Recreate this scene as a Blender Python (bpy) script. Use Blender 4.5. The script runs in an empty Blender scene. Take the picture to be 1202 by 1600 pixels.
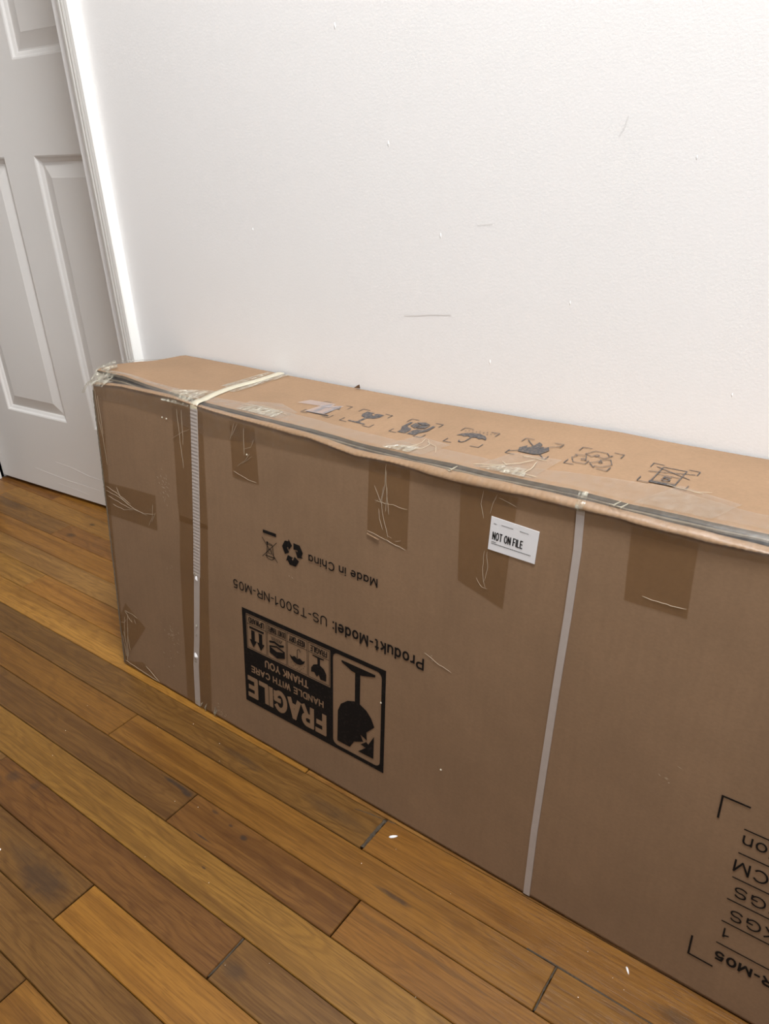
import bpy, bmesh, math, random
from mathutils import Matrix, Vector
from mathutils.geometry import tessellate_polygon
import numpy as np

random.seed(7)
SC = bpy.context.scene
COL = SC.collection

# ------------------------------------------------------------------ camera
YAW, PITCH, ROLL, FPX, CAMH = 0.6542934, 0.4556436, -0.0453433, 1182.2755, 0.8111880
def cam_axes():
    fwd0 = Vector((-math.sin(YAW), math.cos(YAW), 0)); right = Vector((math.cos(YAW), math.sin(YAW), 0))
    cp, sp = math.cos(PITCH), math.sin(PITCH); up0 = Vector((0, 0, 1))
    fwd = fwd0 * cp - up0 * sp; up = up0 * cp + fwd0 * sp
    cr, sr = math.cos(ROLL), math.sin(ROLL)
    return right * cr + up * sr, -right * sr + up * cr, fwd
r_, u_, f_ = cam_axes()
cam = bpy.data.cameras.new('camera'); cam.sensor_fit = 'VERTICAL'; cam.sensor_height = 36.0
cam.lens = FPX / 1600 * 36.0; cam.clip_start = 0.02
co = bpy.data.objects.new('camera', cam); COL.objects.link(co)
co.matrix_world = Matrix(((r_.x, u_.x, -f_.x, 0), (r_.y, u_.y, -f_.y, 0), (r_.z, u_.z, -f_.z, CAMH), (0, 0, 0, 1)))
SC.camera = co

# ------------------------------------------------------------------ light and exposure
vs = SC.view_settings
vs.view_transform = 'Standard'; vs.look = 'None'; vs.gamma = 1.0; vs.use_curve_mapping = False
vs.exposure = 0.07
W = bpy.data.worlds.new('daylight'); SC.world = W; W.use_nodes = True
bg = W.node_tree.nodes['Background']; bg.inputs[0].default_value = (0.75, 0.87, 1.0, 1); bg.inputs[1].default_value = 0.8
def area(name, loc, direction, sx, sy, energy, color):
    l = bpy.data.lights.new(name, 'AREA'); l.shape = 'RECTANGLE'; l.size = sx; l.size_y = sy
    l.energy = energy; l.color = color
    o = bpy.data.objects.new(name, l); COL.objects.link(o); o.location = loc
    o.rotation_euler = Vector(direction).to_track_quat('-Z', 'Y').to_euler()
    return o
# daylight entering by the window in the right-hand wall
area('window_daylight', (2.16, -0.75, 1.55), (-1, 0, -0.12), 1.25, 1.25, 62, (0.93, 0.97, 1.0))

# ------------------------------------------------------------------ helpers
class MB:
    def __init__(self): self.v = []; self.f = []; self.m = []
    def add(self, pts, faces, mi=0):
        b = len(self.v); self.v += [tuple(q) for q in pts]
        for fc in faces: self.f.append(tuple(b + i for i in fc)); self.m.append(mi)
        return b
    def box(self, a, b):
        x0, y0, z0 = a; x1, y1, z1 = b
        self.add([(x0,y0,z0),(x1,y0,z0),(x1,y1,z0),(x0,y1,z0),(x0,y0,z1),(x1,y0,z1),(x1,y1,z1),(x0,y1,z1)],
                 [(0,3,2,1),(4,5,6,7),(0,1,5,4),(1,2,6,5),(2,3,7,6),(3,0,4,7)])
    def grid(self, rows, close=False):
        n = len(rows[0]); b = len(self.v)
        for r in rows: self.v += [tuple(q) for q in r]
        for i in range(len(rows) - 1):
            for j in range(n - 1):
                self.f.append((b+i*n+j, b+i*n+j+1, b+(i+1)*n+j+1, b+(i+1)*n+j)); self.m.append(0)
            if close:
                self.f.append((b+i*n+n-1, b+i*n, b+(i+1)*n, b+(i+1)*n+n-1)); self.m.append(0)
    def tube(self, pts, r, n=5):
        pts = [Vector(q) for q in pts]; rows = []
        for i, q in enumerate(pts):
            d = (pts[min(i+1, len(pts)-1)] - pts[max(i-1, 0)]).normalized()
            a = d.orthogonal().normalized(); c = d.cross(a)
            rr = r * (0.45 if i in (0, len(pts)-1) else 1)
            rows.append([q + (a*math.cos(2*math.pi*k/n) + c*math.sin(2*math.pi*k/n)) * rr for k in range(n)])
        self.grid(rows, True)
    def build(self, name, mat, parent=None, smooth=False, kind=None, **tags):
        me = bpy.data.meshes.new(name); me.from_pydata(self.v, [], self.f)
        for m in (mat if isinstance(mat, (list, tuple)) else [mat]): me.materials.append(m)
        if any(self.m): me.polygons.foreach_set('material_index', self.m)
        bm = bmesh.new(); bm.from_mesh(me); bmesh.ops.recalc_face_normals(bm, faces=bm.faces); bm.to_mesh(me); bm.free()
        if smooth: me.polygons.foreach_set('use_smooth', [True] * len(me.polygons))
        me.update()
        o = bpy.data.objects.new(name, me); COL.objects.link(o)
        if parent is not None:
            o.parent = parent
            if parent.type == 'EMPTY': o.matrix_parent_inverse = Matrix.Translation(-parent.location)
        if kind: o['kind'] = kind
        for k, val in tags.items(): o[k] = val
        return o
def lerp(x, xs, ys): return float(np.interp(x, xs, ys))
def hsh(*a):
    return (math.sin(sum((i + 1) * 12.9898 * q for i, q in enumerate(a))) * 43758.5453) % 1.0
def wob(x, seed=0, f=1.0):
    return (math.sin(x*23*f+seed) + .6*math.sin(x*57*f+2.1*seed) + .4*math.sin(x*131*f+3.3*seed)) / 2

def empty(name, loc, **tags):
    o = bpy.data.objects.new(name, None); COL.objects.link(o); o.location = loc; o.empty_display_size = .05
    for k, val in tags.items(): o[k] = val
    return o

# ------------------------------------------------------------------ materials
def mat(name):
    m = bpy.data.materials.new(name); m.use_nodes = True
    nt = m.node_tree; b = nt.nodes['Principled BSDF']
    return m, nt, b
def N(nt, t, **kw):
    n = nt.nodes.new(t)
    for k, v in kw.items(): setattr(n, k, v)
    return n
def L(nt, a, b): nt.links.new(a, b)
def math_(nt, op, a, b=None, clamp=False):
    n = N(nt, 'ShaderNodeMath', operation=op, use_clamp=clamp)
    for i, q in enumerate((a, b)):
        if q is None: continue
        if isinstance(q, (int, float)): n.inputs[i].default_value = q
        else: L(nt, q, n.inputs[i])
    return n.outputs[0]
def mixc(nt, fac, a, b, mode='MIX'):
    n = N(nt, 'ShaderNodeMix', data_type='RGBA', blend_type=mode)
    for i, q in ((0, fac), (6, a), (7, b)):
        if isinstance(q, (int, float)): n.inputs[i].default_value = q
        elif isinstance(q, tuple): n.inputs[i].default_value = q if len(q) == 4 else q + (1,)
        else: L(nt, q, n.inputs[i])
    return n.outputs[2]
def mapped(nt, scale, src=None, off=None):
    if src is None: src = N(nt, 'ShaderNodeNewGeometry').outputs['Position']
    if off is not None:
        a = N(nt, 'ShaderNodeVectorMath', operation='ADD'); L(nt, src, a.inputs[0]); L(nt, off, a.inputs[1]); src = a.outputs[0]
    mp = N(nt, 'ShaderNodeMapping'); mp.inputs['Scale'].default_value = scale
    L(nt, src, mp.inputs[0]); return mp.outputs[0]
def noise(nt, vec, scale=1.0, detail=3.0, rough=.55):
    n = N(nt, 'ShaderNodeTexNoise'); n.inputs['Scale'].default_value = scale
    n.inputs['Detail'].default_value = detail; n.inputs['Roughness'].default_value = rough
    L(nt, vec, n.inputs['Vector']); return n.outputs['Fac']
def ramp(nt, fac, lo, hi):
    n = N(nt, 'ShaderNodeMapRange'); n.inputs[1].default_value = lo; n.inputs[2].default_value = hi
    L(nt, fac, n.inputs[0]); return n.outputs[0]
def bump(nt, b, h, strength, dist):
    n = N(nt, 'ShaderNodeBump'); n.inputs['Strength'].default_value = strength; n.inputs['Distance'].default_value = dist
    L(nt, h, n.inputs['Height']); L(nt, n.outputs[0], b.inputs['Normal'])

def paint(name, col, rough=.55, bscale=0, bdist=.0003, spec=.4):
    m, nt, b = mat(name)
    n1 = noise(nt, mapped(nt, (3, 3, 3)), 1, 3)
    L(nt, mixc(nt, ramp(nt, n1, .3, .7), tuple(c * .985 for c in col), col), b.inputs['Base Color'])
    b.inputs['Roughness'].default_value = rough; b.inputs['Specular IOR Level'].default_value = spec
    if bscale:
        bump(nt, b, noise(nt, mapped(nt, (1, 1, 1)), bscale, 3, .6), .5, bdist)
    return m
M_WALL = paint('wall_paint', (.815, .81, .81), .6, 330, .00035)
M_TRIM = paint('trim_gloss_paint', (.80, .795, .77), .35, 60, .0002, .5)
M_DOOR = paint('door_paint', (.80, .79, .775), .4, 90, .0002, .5)
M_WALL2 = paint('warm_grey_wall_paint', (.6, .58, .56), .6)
M_CEIL = paint('ceiling_paint', (.80, .79, .77), .8)
M_DARK, _nt, _b = mat('dark_subfloor'); _b.inputs['Base Color'].default_value = (.02, .013, .008, 1); _b.inputs['Roughness'].default_value = .9
M_DIRT, _nt, _b = mat('packed_dirt')
L(_nt, mixc(_nt, noise(_nt, mapped(_nt, (400, 400, 400))), (.01, .008, .006), (.10, .075, .05)), _b.inputs['Base Color']); _b.inputs['Roughness'].default_value = .95
M_SCUFF, _nt, _b = mat('wall_scuff'); _b.inputs['Base Color'].default_value = (.755, .745, .74, 1)
M_CHIP, _nt, _b = mat('white_flake'); _b.inputs['Base Color'].default_value = (.82, .82, .84, 1)
M_GLASS, _nt, _b = mat('window_glass'); _b.inputs['Transmission Weight'].default_value = 1; _b.inputs['Roughness'].default_value = 0

# oak floor: tint and offset come from mesh attributes, one value for each plank
SPOTS = [  # x, y, half length, half width, depth of colour : knots, mineral stains and checks in the wood
    (-.471, .305, .017, .012, .55), (-.756, .248, .05, .022, .62), (-.80, .255, .05, .014, .4), (-.952, .321, .014, .010, .55), (-.907, .329, .010, .007, .5),
    (-.735, .447, .034, .0035, 1.0), (-.713, .444, .012, .004, 1.0), (-.639, .4055, .020, .0016, .95), (-.591, .436, .0065, .004, .95), (-.655, .444, .007, .0025, .7),
    (-1.576, .881, .010, .006, .8), (-1.572, .82, .016, .009, .6), (-.70, .536, .055, .006, .5), (-.38, .478, .03, .0035, .8), (-.68, .530, .03, .003, .5),
    (-.62, .44, .004, .002, .8), (-1.86, .84, .07, .014, .4), (-.33, .44, .10, .004, .35), (-.52, .535, .06, .012, .45), (-.06, .53, .03, .008, .6),
    (-.98, .30, .03, .012, .4), (-.60, .375, .004, .0015, .8)]
def wood(name):
    m, nt, b = mat(name)
    tint = N(nt, 'ShaderNodeAttribute', attribute_name='tint').outputs['Color']
    ringw = N(nt, 'ShaderNodeAttribute', attribute_name='tint').outputs['Alpha']
    off = N(nt, 'ShaderNodeAttribute', attribute_name='shift').outputs['Vector']
    warp = noise(nt, mapped(nt, (5, 26, 1), off=off), 1, 2)
    geo = N(nt, 'ShaderNodeNewGeometry').outputs['Position']
    # broad bands along the board
    n1 = noise(nt, mapped(nt, (2.2, 55, 1), off=off), 1, 4, .6)
    # growth rings: distorted bands
    sep = N(nt, 'ShaderNodeSeparateXYZ'); L(nt, geo, sep.inputs[0])
    ph = math_(nt, 'ADD', math_(nt, 'MULTIPLY', sep.outputs[1], 250), math_(nt, 'MULTIPLY', warp, 62))
    sepo = N(nt, 'ShaderNodeSeparateXYZ'); L(nt, off, sepo.inputs[0])
    ph = math_(nt, 'ADD', ph, math_(nt, 'MULTIPLY', sepo.outputs[0], 3))
    ring = math_(nt, 'SINE', ph)
    ring = ramp(nt, ring, -.2, 1.0)
    # pores: short fine dark strokes
    po = noise(nt, mapped(nt, (38, 900, 1), off=off), 1, 2, .7)
    po = ramp(nt, po, .56, .74)
    dark = mixc(nt, 1.0, tint, (.42, .34, .28), 'MULTIPLY')
    lite = mixc(nt, 1.0, tint, (1.32, 1.36, 1.38), 'MULTIPLY')
    c = mixc(nt, math_(nt, 'MULTIPLY', ramp(nt, n1, .42, .72), .75), tint, lite)
    c = mixc(nt, math_(nt, 'MULTIPLY', ramp(nt, n1, .50, .26), .62), c, dark)
    c = mixc(nt, math_(nt, 'MULTIPLY', ring, ringw), c, dark)
    fs = noise(nt, mapped(nt, (9, 420, 1), off=off), 1, 3, .7)
    c = mixc(nt, math_(nt, 'MULTIPLY', ramp(nt, fs, .47, .66), .5), c, dark)
    c = mixc(nt, math_(nt, 'MULTIPLY', po, .65), c, dark)
    # knots and stains
    wz = noise(nt, mapped(nt, (70, 120, 1)), 1, 3)
    tot = None
    for (x, y, rx, ry, d) in SPOTS:
        dx = math_(nt, 'DIVIDE', math_(nt, 'SUBTRACT', sep.outputs[0], x), rx); dy = math_(nt, 'DIVIDE', math_(nt, 'SUBTRACT', sep.outputs[1], y), ry)
        r2 = math_(nt, 'ADD', math_(nt, 'MULTIPLY', dx, dx), math_(nt, 'MULTIPLY', dy, dy))
        r2 = math_(nt, 'ADD', r2, math_(nt, 'MULTIPLY', math_(nt, 'SUBTRACT', wz, .5), 1.4))
        s = math_(nt, 'MULTIPLY', ramp(nt, r2, 1.2, .15), d)
        tot = s if tot is None else math_(nt, 'MAXIMUM', tot, s)
    c = mixc(nt, tot, c, (.035, .021, .013))
    L(nt, c, b.inputs['Base Color'])
    rg = N(nt, 'ShaderNodeMapRange'); rg.inputs[3].default_value = .30; rg.inputs[4].default_value = .46
    L(nt, noise(nt, mapped(nt, (14, 30, 1)), 1, 4), rg.inputs[0]); L(nt, rg.outputs[0], b.inputs['Roughness'])
    b.inputs['Specular IOR Level'].default_value = .30
    h = math_(nt, 'ADD', math_(nt, 'MULTIPLY', po, -.7), math_(nt, 'MULTIPLY', noise(nt, mapped(nt, (6, 22, 1)), 1, 2), 2.0))
    bump(nt, b, h, .35, .0004)
    return m
M_WOOD = wood('oiled_oak')

def cardboard(name, base, edge=False):
    m, nt, b = mat(name)
    n1 = noise(nt, mapped(nt, (9, 9, 9)), 1, 4, .6)
    n2 = noise(nt, mapped(nt, (260, 260, 420)), 1, 3, .7)
    sx = mapped(nt, (1, 1, 1)); sep = N(nt, 'ShaderNodeSeparateXYZ'); L(nt, sx, sep.inputs[0])
    fl = math_(nt, 'SINE', math_(nt, 'MULTIPLY', sep.outputs[0], 2 * math.pi / .0068))
    st = noise(nt, mapped(nt, (130, 130, 3)), 1, 3, .6)
    c = mixc(nt, ramp(nt, n1, .3, .7), tuple(q * .90 for q in base), tuple(q * 1.06 for q in base))
    c = mixc(nt, math_(nt, 'MULTIPLY', ramp(nt, n2, .35, .75), .28), c, tuple(q * .62 for q in base))
    c = mixc(nt, math_(nt, 'MULTIPLY', ramp(nt, st, .4, .7), .10), c, tuple(q * .6 for q in base))
    c = mixc(nt, math_(nt, 'MULTIPLY', ramp(nt, fl, .2, 1), .025), c, tuple(q * .7 for q in base))
    L(nt, c, b.inputs['Base Color'])
    b.inputs['Roughness'].default_value = .72; b.inputs['Specular IOR Level'].default_value = .25
    h = math_(nt, 'ADD', math_(nt, 'MULTIPLY', fl, .10), math_(nt, 'MULTIPLY', noise(nt, mapped(nt, (45, 45, 45)), 1, 3), 1.2))
    bump(nt, b, h, .3, .0006)
    return m
KRAFT = (.250, .159, .094)
M_CARD = cardboard('kraft_cardboard', KRAFT)
M_CARDTOP = M_CARD
M_EDGE = cardboard('corrugated_cut_edge', (.155, .128, .095))
M_INK, _nt, _b = mat('black_print_ink')
L(_nt, mixc(_nt, ramp(_nt, noise(_nt, mapped(_nt, (300, 300, 300)), 1, 3), .55, .8), (.009, .008, .008), (.03, .024, .02)), _b.inputs['Base Color']); _b.inputs['Roughness'].default_value = .6; _b.inputs['Specular IOR Level'].default_value = .12
M_INK2, _nt, _b = mat('faded_print_ink')
L(_nt, mixc(_nt, ramp(_nt, noise(_nt, mapped(_nt, (350, 350, 350)), 1, 3), .45, .8), (.035, .034, .038), (.16, .115, .08)), _b.inputs['Base Color']); _b.inputs['Roughness'].default_value = .6
M_PAPER, _nt, _b = mat('sticker_paper'); _b.inputs['Base Color'].default_value = (.70, .70, .715, 1); _b.inputs['Roughness'].default_value = .45

def film(name, tint, haze, hazecol=(.75, .73, .68), rough=.12, bscale=40, bdist=.0006, hvar=.0):
    m = bpy.data.materials.new(name); m.use_nodes = True; nt = m.node_tree
    nt.nodes.remove(nt.nodes['Principled BSDF']); out = nt.nodes['Material Output']
    tr = N(nt, 'ShaderNodeBsdfTransparent'); tr.inputs[0].default_value = tint + (1,)
    df = N(nt, 'ShaderNodeBsdfDiffuse'); df.inputs[0].default_value = hazecol + (1,)
    gl = N(nt, 'ShaderNodeBsdfGlossy'); gl.inputs['Roughness'].default_value = rough
    m1 = N(nt, 'ShaderNodeMixShader'); L(nt, tr.outputs[0], m1.inputs[1]); L(nt, df.outputs[0], m1.inputs[2])
    if hvar:
        nz = ramp(nt, noise(nt, mapped(nt, (140, 60, 90)), 1, 4, .7), .44, .72)
        L(nt, math_(nt, 'ADD', haze, math_(nt, 'MULTIPLY', nz, hvar)), m1.inputs[0])
    else: m1.inputs[0].default_value = haze
    fr = N(nt, 'ShaderNodeLayerWeight'); fc = math_(nt, 'ADD', math_(nt, 'MULTIPLY', math_(nt, 'POWER', fr.outputs['Facing'], 4.0), .8), .035)
    m2 = N(nt, 'ShaderNodeMixShader'); L(nt, fc, m2.inputs[0]); L(nt, m1.outputs[0], m2.inputs[1]); L(nt, gl.outputs[0], m2.inputs[2])
    bp = N(nt, 'ShaderNodeBump'); bp.inputs['Strength'].default_value = .5; bp.inputs['Distance'].default_value = bdist
    L(nt, noise(nt, mapped(nt, (bscale, bscale, bscale)), 1, 3, .6), bp.inputs['Height'])
    L(nt, bp.outputs[0], gl.inputs['Normal']); L(nt, bp.outputs[0], fr.inputs['Normal'])
    L(nt, m2.outputs[0], out.inputs[0])
    return m
M_TAPE = film('clear_packing_tape', (.925, .87, .77), .01)
M_TAPE2 = film('clear_tape_on_edge', (.95, .92, .86), .01, rough=.42, hvar=.05, bdist=.002)
M_MILK = film('lifted_milky_tape', (.92, .90, .85), .05, (.56, .54, .45), .2, 90, .003, hvar=.75)
M_PALE = film('pale_tape_strip', (.97, .94, .94), .20, (.60, .54, .56), .25)
M_CREASE, _nt, _b = mat('tape_crease'); _b.inputs['Base Color'].default_value = (.46, .385, .285, 1); _b.inputs['Roughness'].default_value = .35
M_STRAP, _nt, _b = mat('white_strapping')
L(_nt, mixc(_nt, noise(_nt, mapped(_nt, (80, 80, 80))), (.37, .325, .298), (.43, .38, .35)), _b.inputs['Base Color']); _b.inputs['Roughness'].default_value = .35
M_STRAP2, _nt, _b = mat('cream_strapping')
L(_nt, mixc(_nt, noise(_nt, mapped(_nt, (120, 120, 120))), (.36, .33, .25), (.50, .46, .36)), _b.inputs['Base Color']); _b.inputs['Roughness'].default_value = .3

# ------------------------------------------------------------------ room
X0, X1, Y0, YW, ZC = -2.9, 2.2, -2.6, 0.815, 2.5
JL, JR = -2.068, -1.207           # door opening
def S(name, mb, m, parent=None, **k): return mb.build(name, m, parent, kind='structure' if parent is None else None, **k)
b = MB(); b.box((JR - .014, YW, -.02), (X1, YW + .115, ZC)); b.box((JL + .014, YW, 2.05), (JR, YW + .115, ZC)); b.box((X0, YW, -.02), (JL + .0, YW + .115, ZC))
wall = S('wall_back', b, M_WALL)
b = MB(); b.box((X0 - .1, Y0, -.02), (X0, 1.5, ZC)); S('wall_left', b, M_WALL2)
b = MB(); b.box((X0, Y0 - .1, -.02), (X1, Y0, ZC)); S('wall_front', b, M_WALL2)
b = MB(); b.box((X0, 1.4, -.02), (-.9, 1.5, ZC)); b.box((-1.0, YW + .115, -.02), (-.9, 1.4, ZC)); S('wall_hall', b, M_WALL)
b = MB(); WY0, WY1, WZ0, WZ1 = -1.4, -.1, .9, 2.2
b.box((X1, Y0, -.02), (X1 + .12, WY0, ZC)); b.box((X1, WY1, -.02), (X1 + .12, YW + .115, ZC)); b.box((X1, WY0, -.02), (X1 + .12, WY1, WZ0)); b.box((X1, WY0, WZ1), (X1 + .12, WY1, ZC))
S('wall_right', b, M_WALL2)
b = MB(); b.box((X0 - .1, Y0 - .1, ZC), (X1 + .12, 1.5, ZC + .1)); S('ceiling', b, M_CEIL)
# window in the right wall
win = MB()
win.box((X1 + .03, WY0, WZ0), (X1 + .08, WY0 + .05, WZ1)); win.box((X1 + .03, WY1 - .05, WZ0), (X1 + .08, WY1, WZ1)); win.box((X1 + .03, WY0, WZ0), (X1 + .08, WY1, WZ0 + .05)); win.box((X1 + .03, WY0, WZ1 - .05), (X1 + .08, WY1, WZ1)); win.box((X1 + .03, WY0, 1.53), (X1 + .08, WY1, 1.57))
wo = S('window_1', win, M_TRIM)
for a, c in ((WZ0 + .05, 1.53), (1.57, WZ1 - .05)):
    g = MB(); g.box((X1 + .052, WY0 + .05, a), (X1 + .058, WY1 - .05, c)); g.build('window_pane', M_GLASS, wo)
g = MB(); g.box((X1 - .03, WY0 - .04, WZ0 - .03), (X1 + .03, WY1 + .04, WZ0)); g.build('window_sill', M_TRIM, wo)
# baseboard along the back wall, behind the box
b = MB(); b.box((-1.154, YW - .014, 0), (X1, YW, .085)); b.box((-1.154, YW - .010, .085), (X1, YW, .095)); S('baseboard_back', b, M_TRIM)

# door casing: moulded profile swept up the wall (dx from the outer edge towards the opening, depth off the wall)
PROF = [(0, 0), (0, .017), (.0015, .0185), (.009, .0185), (.0105, .0172), (.0115, .0150), (.0130, .0150), (.0145, .0165), (.019, .0165), (.0205, .0145), (.027, .0125), (.0285, .0132), (.031, .0132), (.033, .0115), (.040, .0095), (.0415, .0075), (.042, 0)]
def casing(name, xo, sgn, label=None):
    m = MB()
    m.grid([[(xo - sgn * dx, YW - d, z) for dx, d in PROF] for z in (0, 2.11)])
    return S(name, m, M_TRIM)
casing('trim_1', -1.1545, 1)
q = MB(); q.box((-1.15455, YW - .0008, .44), (-1.1539, YW + .0002, .80)); q.build('caulk_crack', M_SCUFF, bpy.data.objects['trim_1'])
casing('trim_2', JL - .0535, -1)
m = MB(); m.grid([[(x, YW - d, 2.11 - dx) for dx, d in PROF] for x in (JL - .05, -1.155)]); S('trim_3', m, M_TRIM)
b = MB(); b.box((JR, YW - .002, 0), (JR + .012, YW + .20, 2.05)); S('trim_4', b, M_TRIM)       # right jamb
b = MB(); b.box((JL - .012, YW - .002, 0), (JL, YW + .20, 2.05)); b.box((JL, YW + .085, 0), (JL + .006, YW + .105, 2.05)); S('trim_5', b, M_TRIM)       # left jamb with stop
b = MB(); b.box((JL, YW - .002, 2.04), (JR, YW + .20, 2.052)); S('trim_6', b, M_TRIM)

# door: six moulded panels, a little ajar into the space behind
DW, DT, DZ0, DZ1 = .835, .035, .010, 2.035
door = empty('door_1', (JL + .007, .9268, 0), kind='structure')
door.rotation_euler = (0, 0, math.atan(.062))
def dbuild(mb, name, parent):
    o = mb.build(name, M_DOOR); o.parent = parent; return o
cols = [(.113, .360), (.462, .709)]
rows = [(.218, .813), (.983, 1.53), (1.66, 1.91)]
def slab(x0, x1, z0, z1):
    q = MB(); q.box((x0, 0, z0), (x1, DT, z1)); return q
for x0, x1 in ((0, cols[0][0]), (cols[1][1], DW)): dbuild(slab(x0, x1, DZ0, DZ1), 'stile', door)
zr = [(DZ0, rows[0][0]), (rows[0][1], rows[1][0]), (rows[1][1], rows[2][0]), (rows[2][1], DZ1)]
for z0, z1 in zr: dbuild(slab(cols[0][0], cols[1][1], z0, z1), 'rail', door)
for z0, z1 in rows: dbuild(slab(cols[0][1], cols[1][0], z0, z1), 'mullion', door)
RINGS = [(0, 0), (.003, .0012), (.006, .0048), (.011, .0075), (.013, .0092), (.016, .0092), (.040, .0030), (.0425, .0022)]
for x0, x1 in cols:
    for z0, z1 in rows:
        q = MB(); rws = []
        for ins, d in RINGS:
            rws.append([(x0+ins, d, z0+ins), (x1-ins, d, z0+ins), (x1-ins, d, z1-ins), (x0+ins, d, z1-ins)])
        q.grid(rws, True)
        i = RINGS[-1][0]; d = RINGS[-1][1]
        q.add([(x0+i, d, z0+i), (x1-i, d, z0+i), (x1-i, d, z1-i), (x0+i, d, z1-i)], [(0, 1, 2, 3)])
        q.add([(x0, DT, z0), (x1, DT, z0), (x1, DT, z1), (x0, DT, z1)], [(0, 1, 2, 3)])
        dbuild(q, 'panel', door)
q = MB()
for pts in ([(.27, .098), (.33, .094), (.40, .083), (.46, .081)], [(.17, .062), (.30, .052), (.43, .050)], [(.26, .035), (.38, .028)]):
    q.tube([(x, -.0002, z) for x, z in pts], .0005, 4)
o = q.build('scuff_mark', M_SCUFF); o.parent = door

# scuffs and paint chips on the back wall
def stroke3(mb, pts, w):
    for i in range(len(pts) - 1):
        a, c = Vector(pts[i]), Vector(pts[i+1]); d = (c - a).normalized(); nrm = Vector((-d.z, 0, d.x)) * w / 2
        mb.add([a + nrm, a - nrm, c - nrm, c + nrm], [(0, 1, 2, 3)])
for pts, w in (([(-.578, .606), (-.56, .6075), (-.54, .6105), (-.506, .613)], .0016), ([(-.302, .824), (-.306, .812), (-.310, .806)], .0008), ([(-.471, .719), (-.45, .721)], .0008)):
    q = MB(); stroke3(q, [(x, YW - .0003, z) for x, z in pts], w); q.build('scuff_mark', M_SCUFF, wall)
for x, z in ((-.521, .706), (-.666, .935), (-.84, .705), (-.166, .561), (-.232, .785), (-.594, .808), (-.35, .64), (-.45, .56)):
    q = MB(); n = 6; r = .0012 + .001 * hsh(x, z)
    q.add([(x, YW - .0009, z)] + [(x + .6 * r * math.cos(k), YW, z + 1.9 * r * math.sin(k)) for k in [2*math.pi*j/n for j in range(n)]], [(0, 1 + j, 1 + (j + 1) % n) for j in range(n)])
    q.build('paint_chip', M_WALL, wall)

# flush ceiling light added out of view to brighten the box top and wall
added_lamp = empty('added_ceiling_light', (-.25, 0.4, ZC), label='round white flush ceiling light added unseen above the cardboard box', category='added_lamp')
def ringset(prof, n=40):
    q = MB(); q.grid([[(-.25 + r*math.cos(2*math.pi*j/n), 0.4 + r*math.sin(2*math.pi*j/n), z) for j in range(n)] for r, z in prof], True); return q
ringset([(.285, ZC), (.285, ZC - .035), (.262, ZC - .04), (.262, ZC - .012), (.0, ZC - .012)]).build('rim', M_TRIM, added_lamp, smooth=False)
l = bpy.data.lights.new('added_glow', 'AREA'); l.shape = 'DISK'; l.size = .5; l.energy = 55; l.color = (1.0, .995, .985)
o = bpy.data.objects.new('added_glow', l); COL.objects.link(o); o.parent = added_lamp; o.location = (0, 0, -.03)

# a bed added out of view to block window light low on the box
BLOCKX, BLOCKY, BLOCKZ = (0.28, 2.05), (-2.3, 0.15), 0.78
M_WOOL, _nt, _b = mat('blocker_blanket')
L(_nt, mixc(_nt, noise(_nt, mapped(_nt, (60, 60, 60)), 1, 4), (.30, .20, .15), (.38, .26, .19)), _b.inputs['Base Color']); _b.inputs['Roughness'].default_value = .95
M_BLOCKW, _nt, _b = mat('blocker_wood'); _b.inputs['Base Color'].default_value = (.10, .055, .03, 1)
blocker_bed = empty('blocker_bed', ((BLOCKX[0] + BLOCKX[1]) / 2, (BLOCKY[0] + BLOCKY[1]) / 2, 0), label='bed under a beige blanket, unseen, added to block window light from the box', category='blocker_bed')
def soft(a, c, r, n=4):
    q = MB(); rows = []
    prof = [(r, 0)] + [(r - r * math.sin(math.pi / 2 * i / n), r - r * math.cos(math.pi / 2 * i / n)) for i in range(1, n + 1)]
    prof = prof + [(p[0], (c[2] - a[2]) - p[1]) for p in prof[::-1]]
    for ins, h in prof:
        pts = []
        for cx, cy, a0 in ((c[0]-r, c[1]-r, 0), (a[0]+r, c[1]-r, 90), (a[0]+r, a[1]+r, 180), (c[0]-r, a[1]+r, 270)):
            for j in range(n + 1):
                t = math.radians(a0 + 90 * j / n); k = max(r - ins, .001); pts.append((cx + k*math.cos(t), cy + k*math.sin(t), a[2] + h))
        rows.append(pts)
    q.grid(rows, True); q.add(rows[0], [tuple(range(len(rows[0])))]); q.add(rows[-1], [tuple(range(len(rows[-1])))]); return q
soft((BLOCKX[0], BLOCKY[0], .30), (BLOCKX[1], BLOCKY[1], BLOCKZ), .06).build('blocker_mattress', M_WOOL, blocker_bed, smooth=True)
q = MB(); q.box((BLOCKX[0] + .01, BLOCKY[0] + .01, .16), (BLOCKX[1] - .01, BLOCKY[1] - .01, .30)); q.build('blocker_frame', M_BLOCKW, blocker_bed)
for x in (BLOCKX[0] + .03, BLOCKX[1] - .09):
    for y in (BLOCKY[0] + .03, BLOCKY[1] - .09):
        q = MB(); q.box((x, y, .0003), (x + .06, y + .06, .16)); q.build('blocker_leg', M_BLOCKW, blocker_bed)

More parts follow.
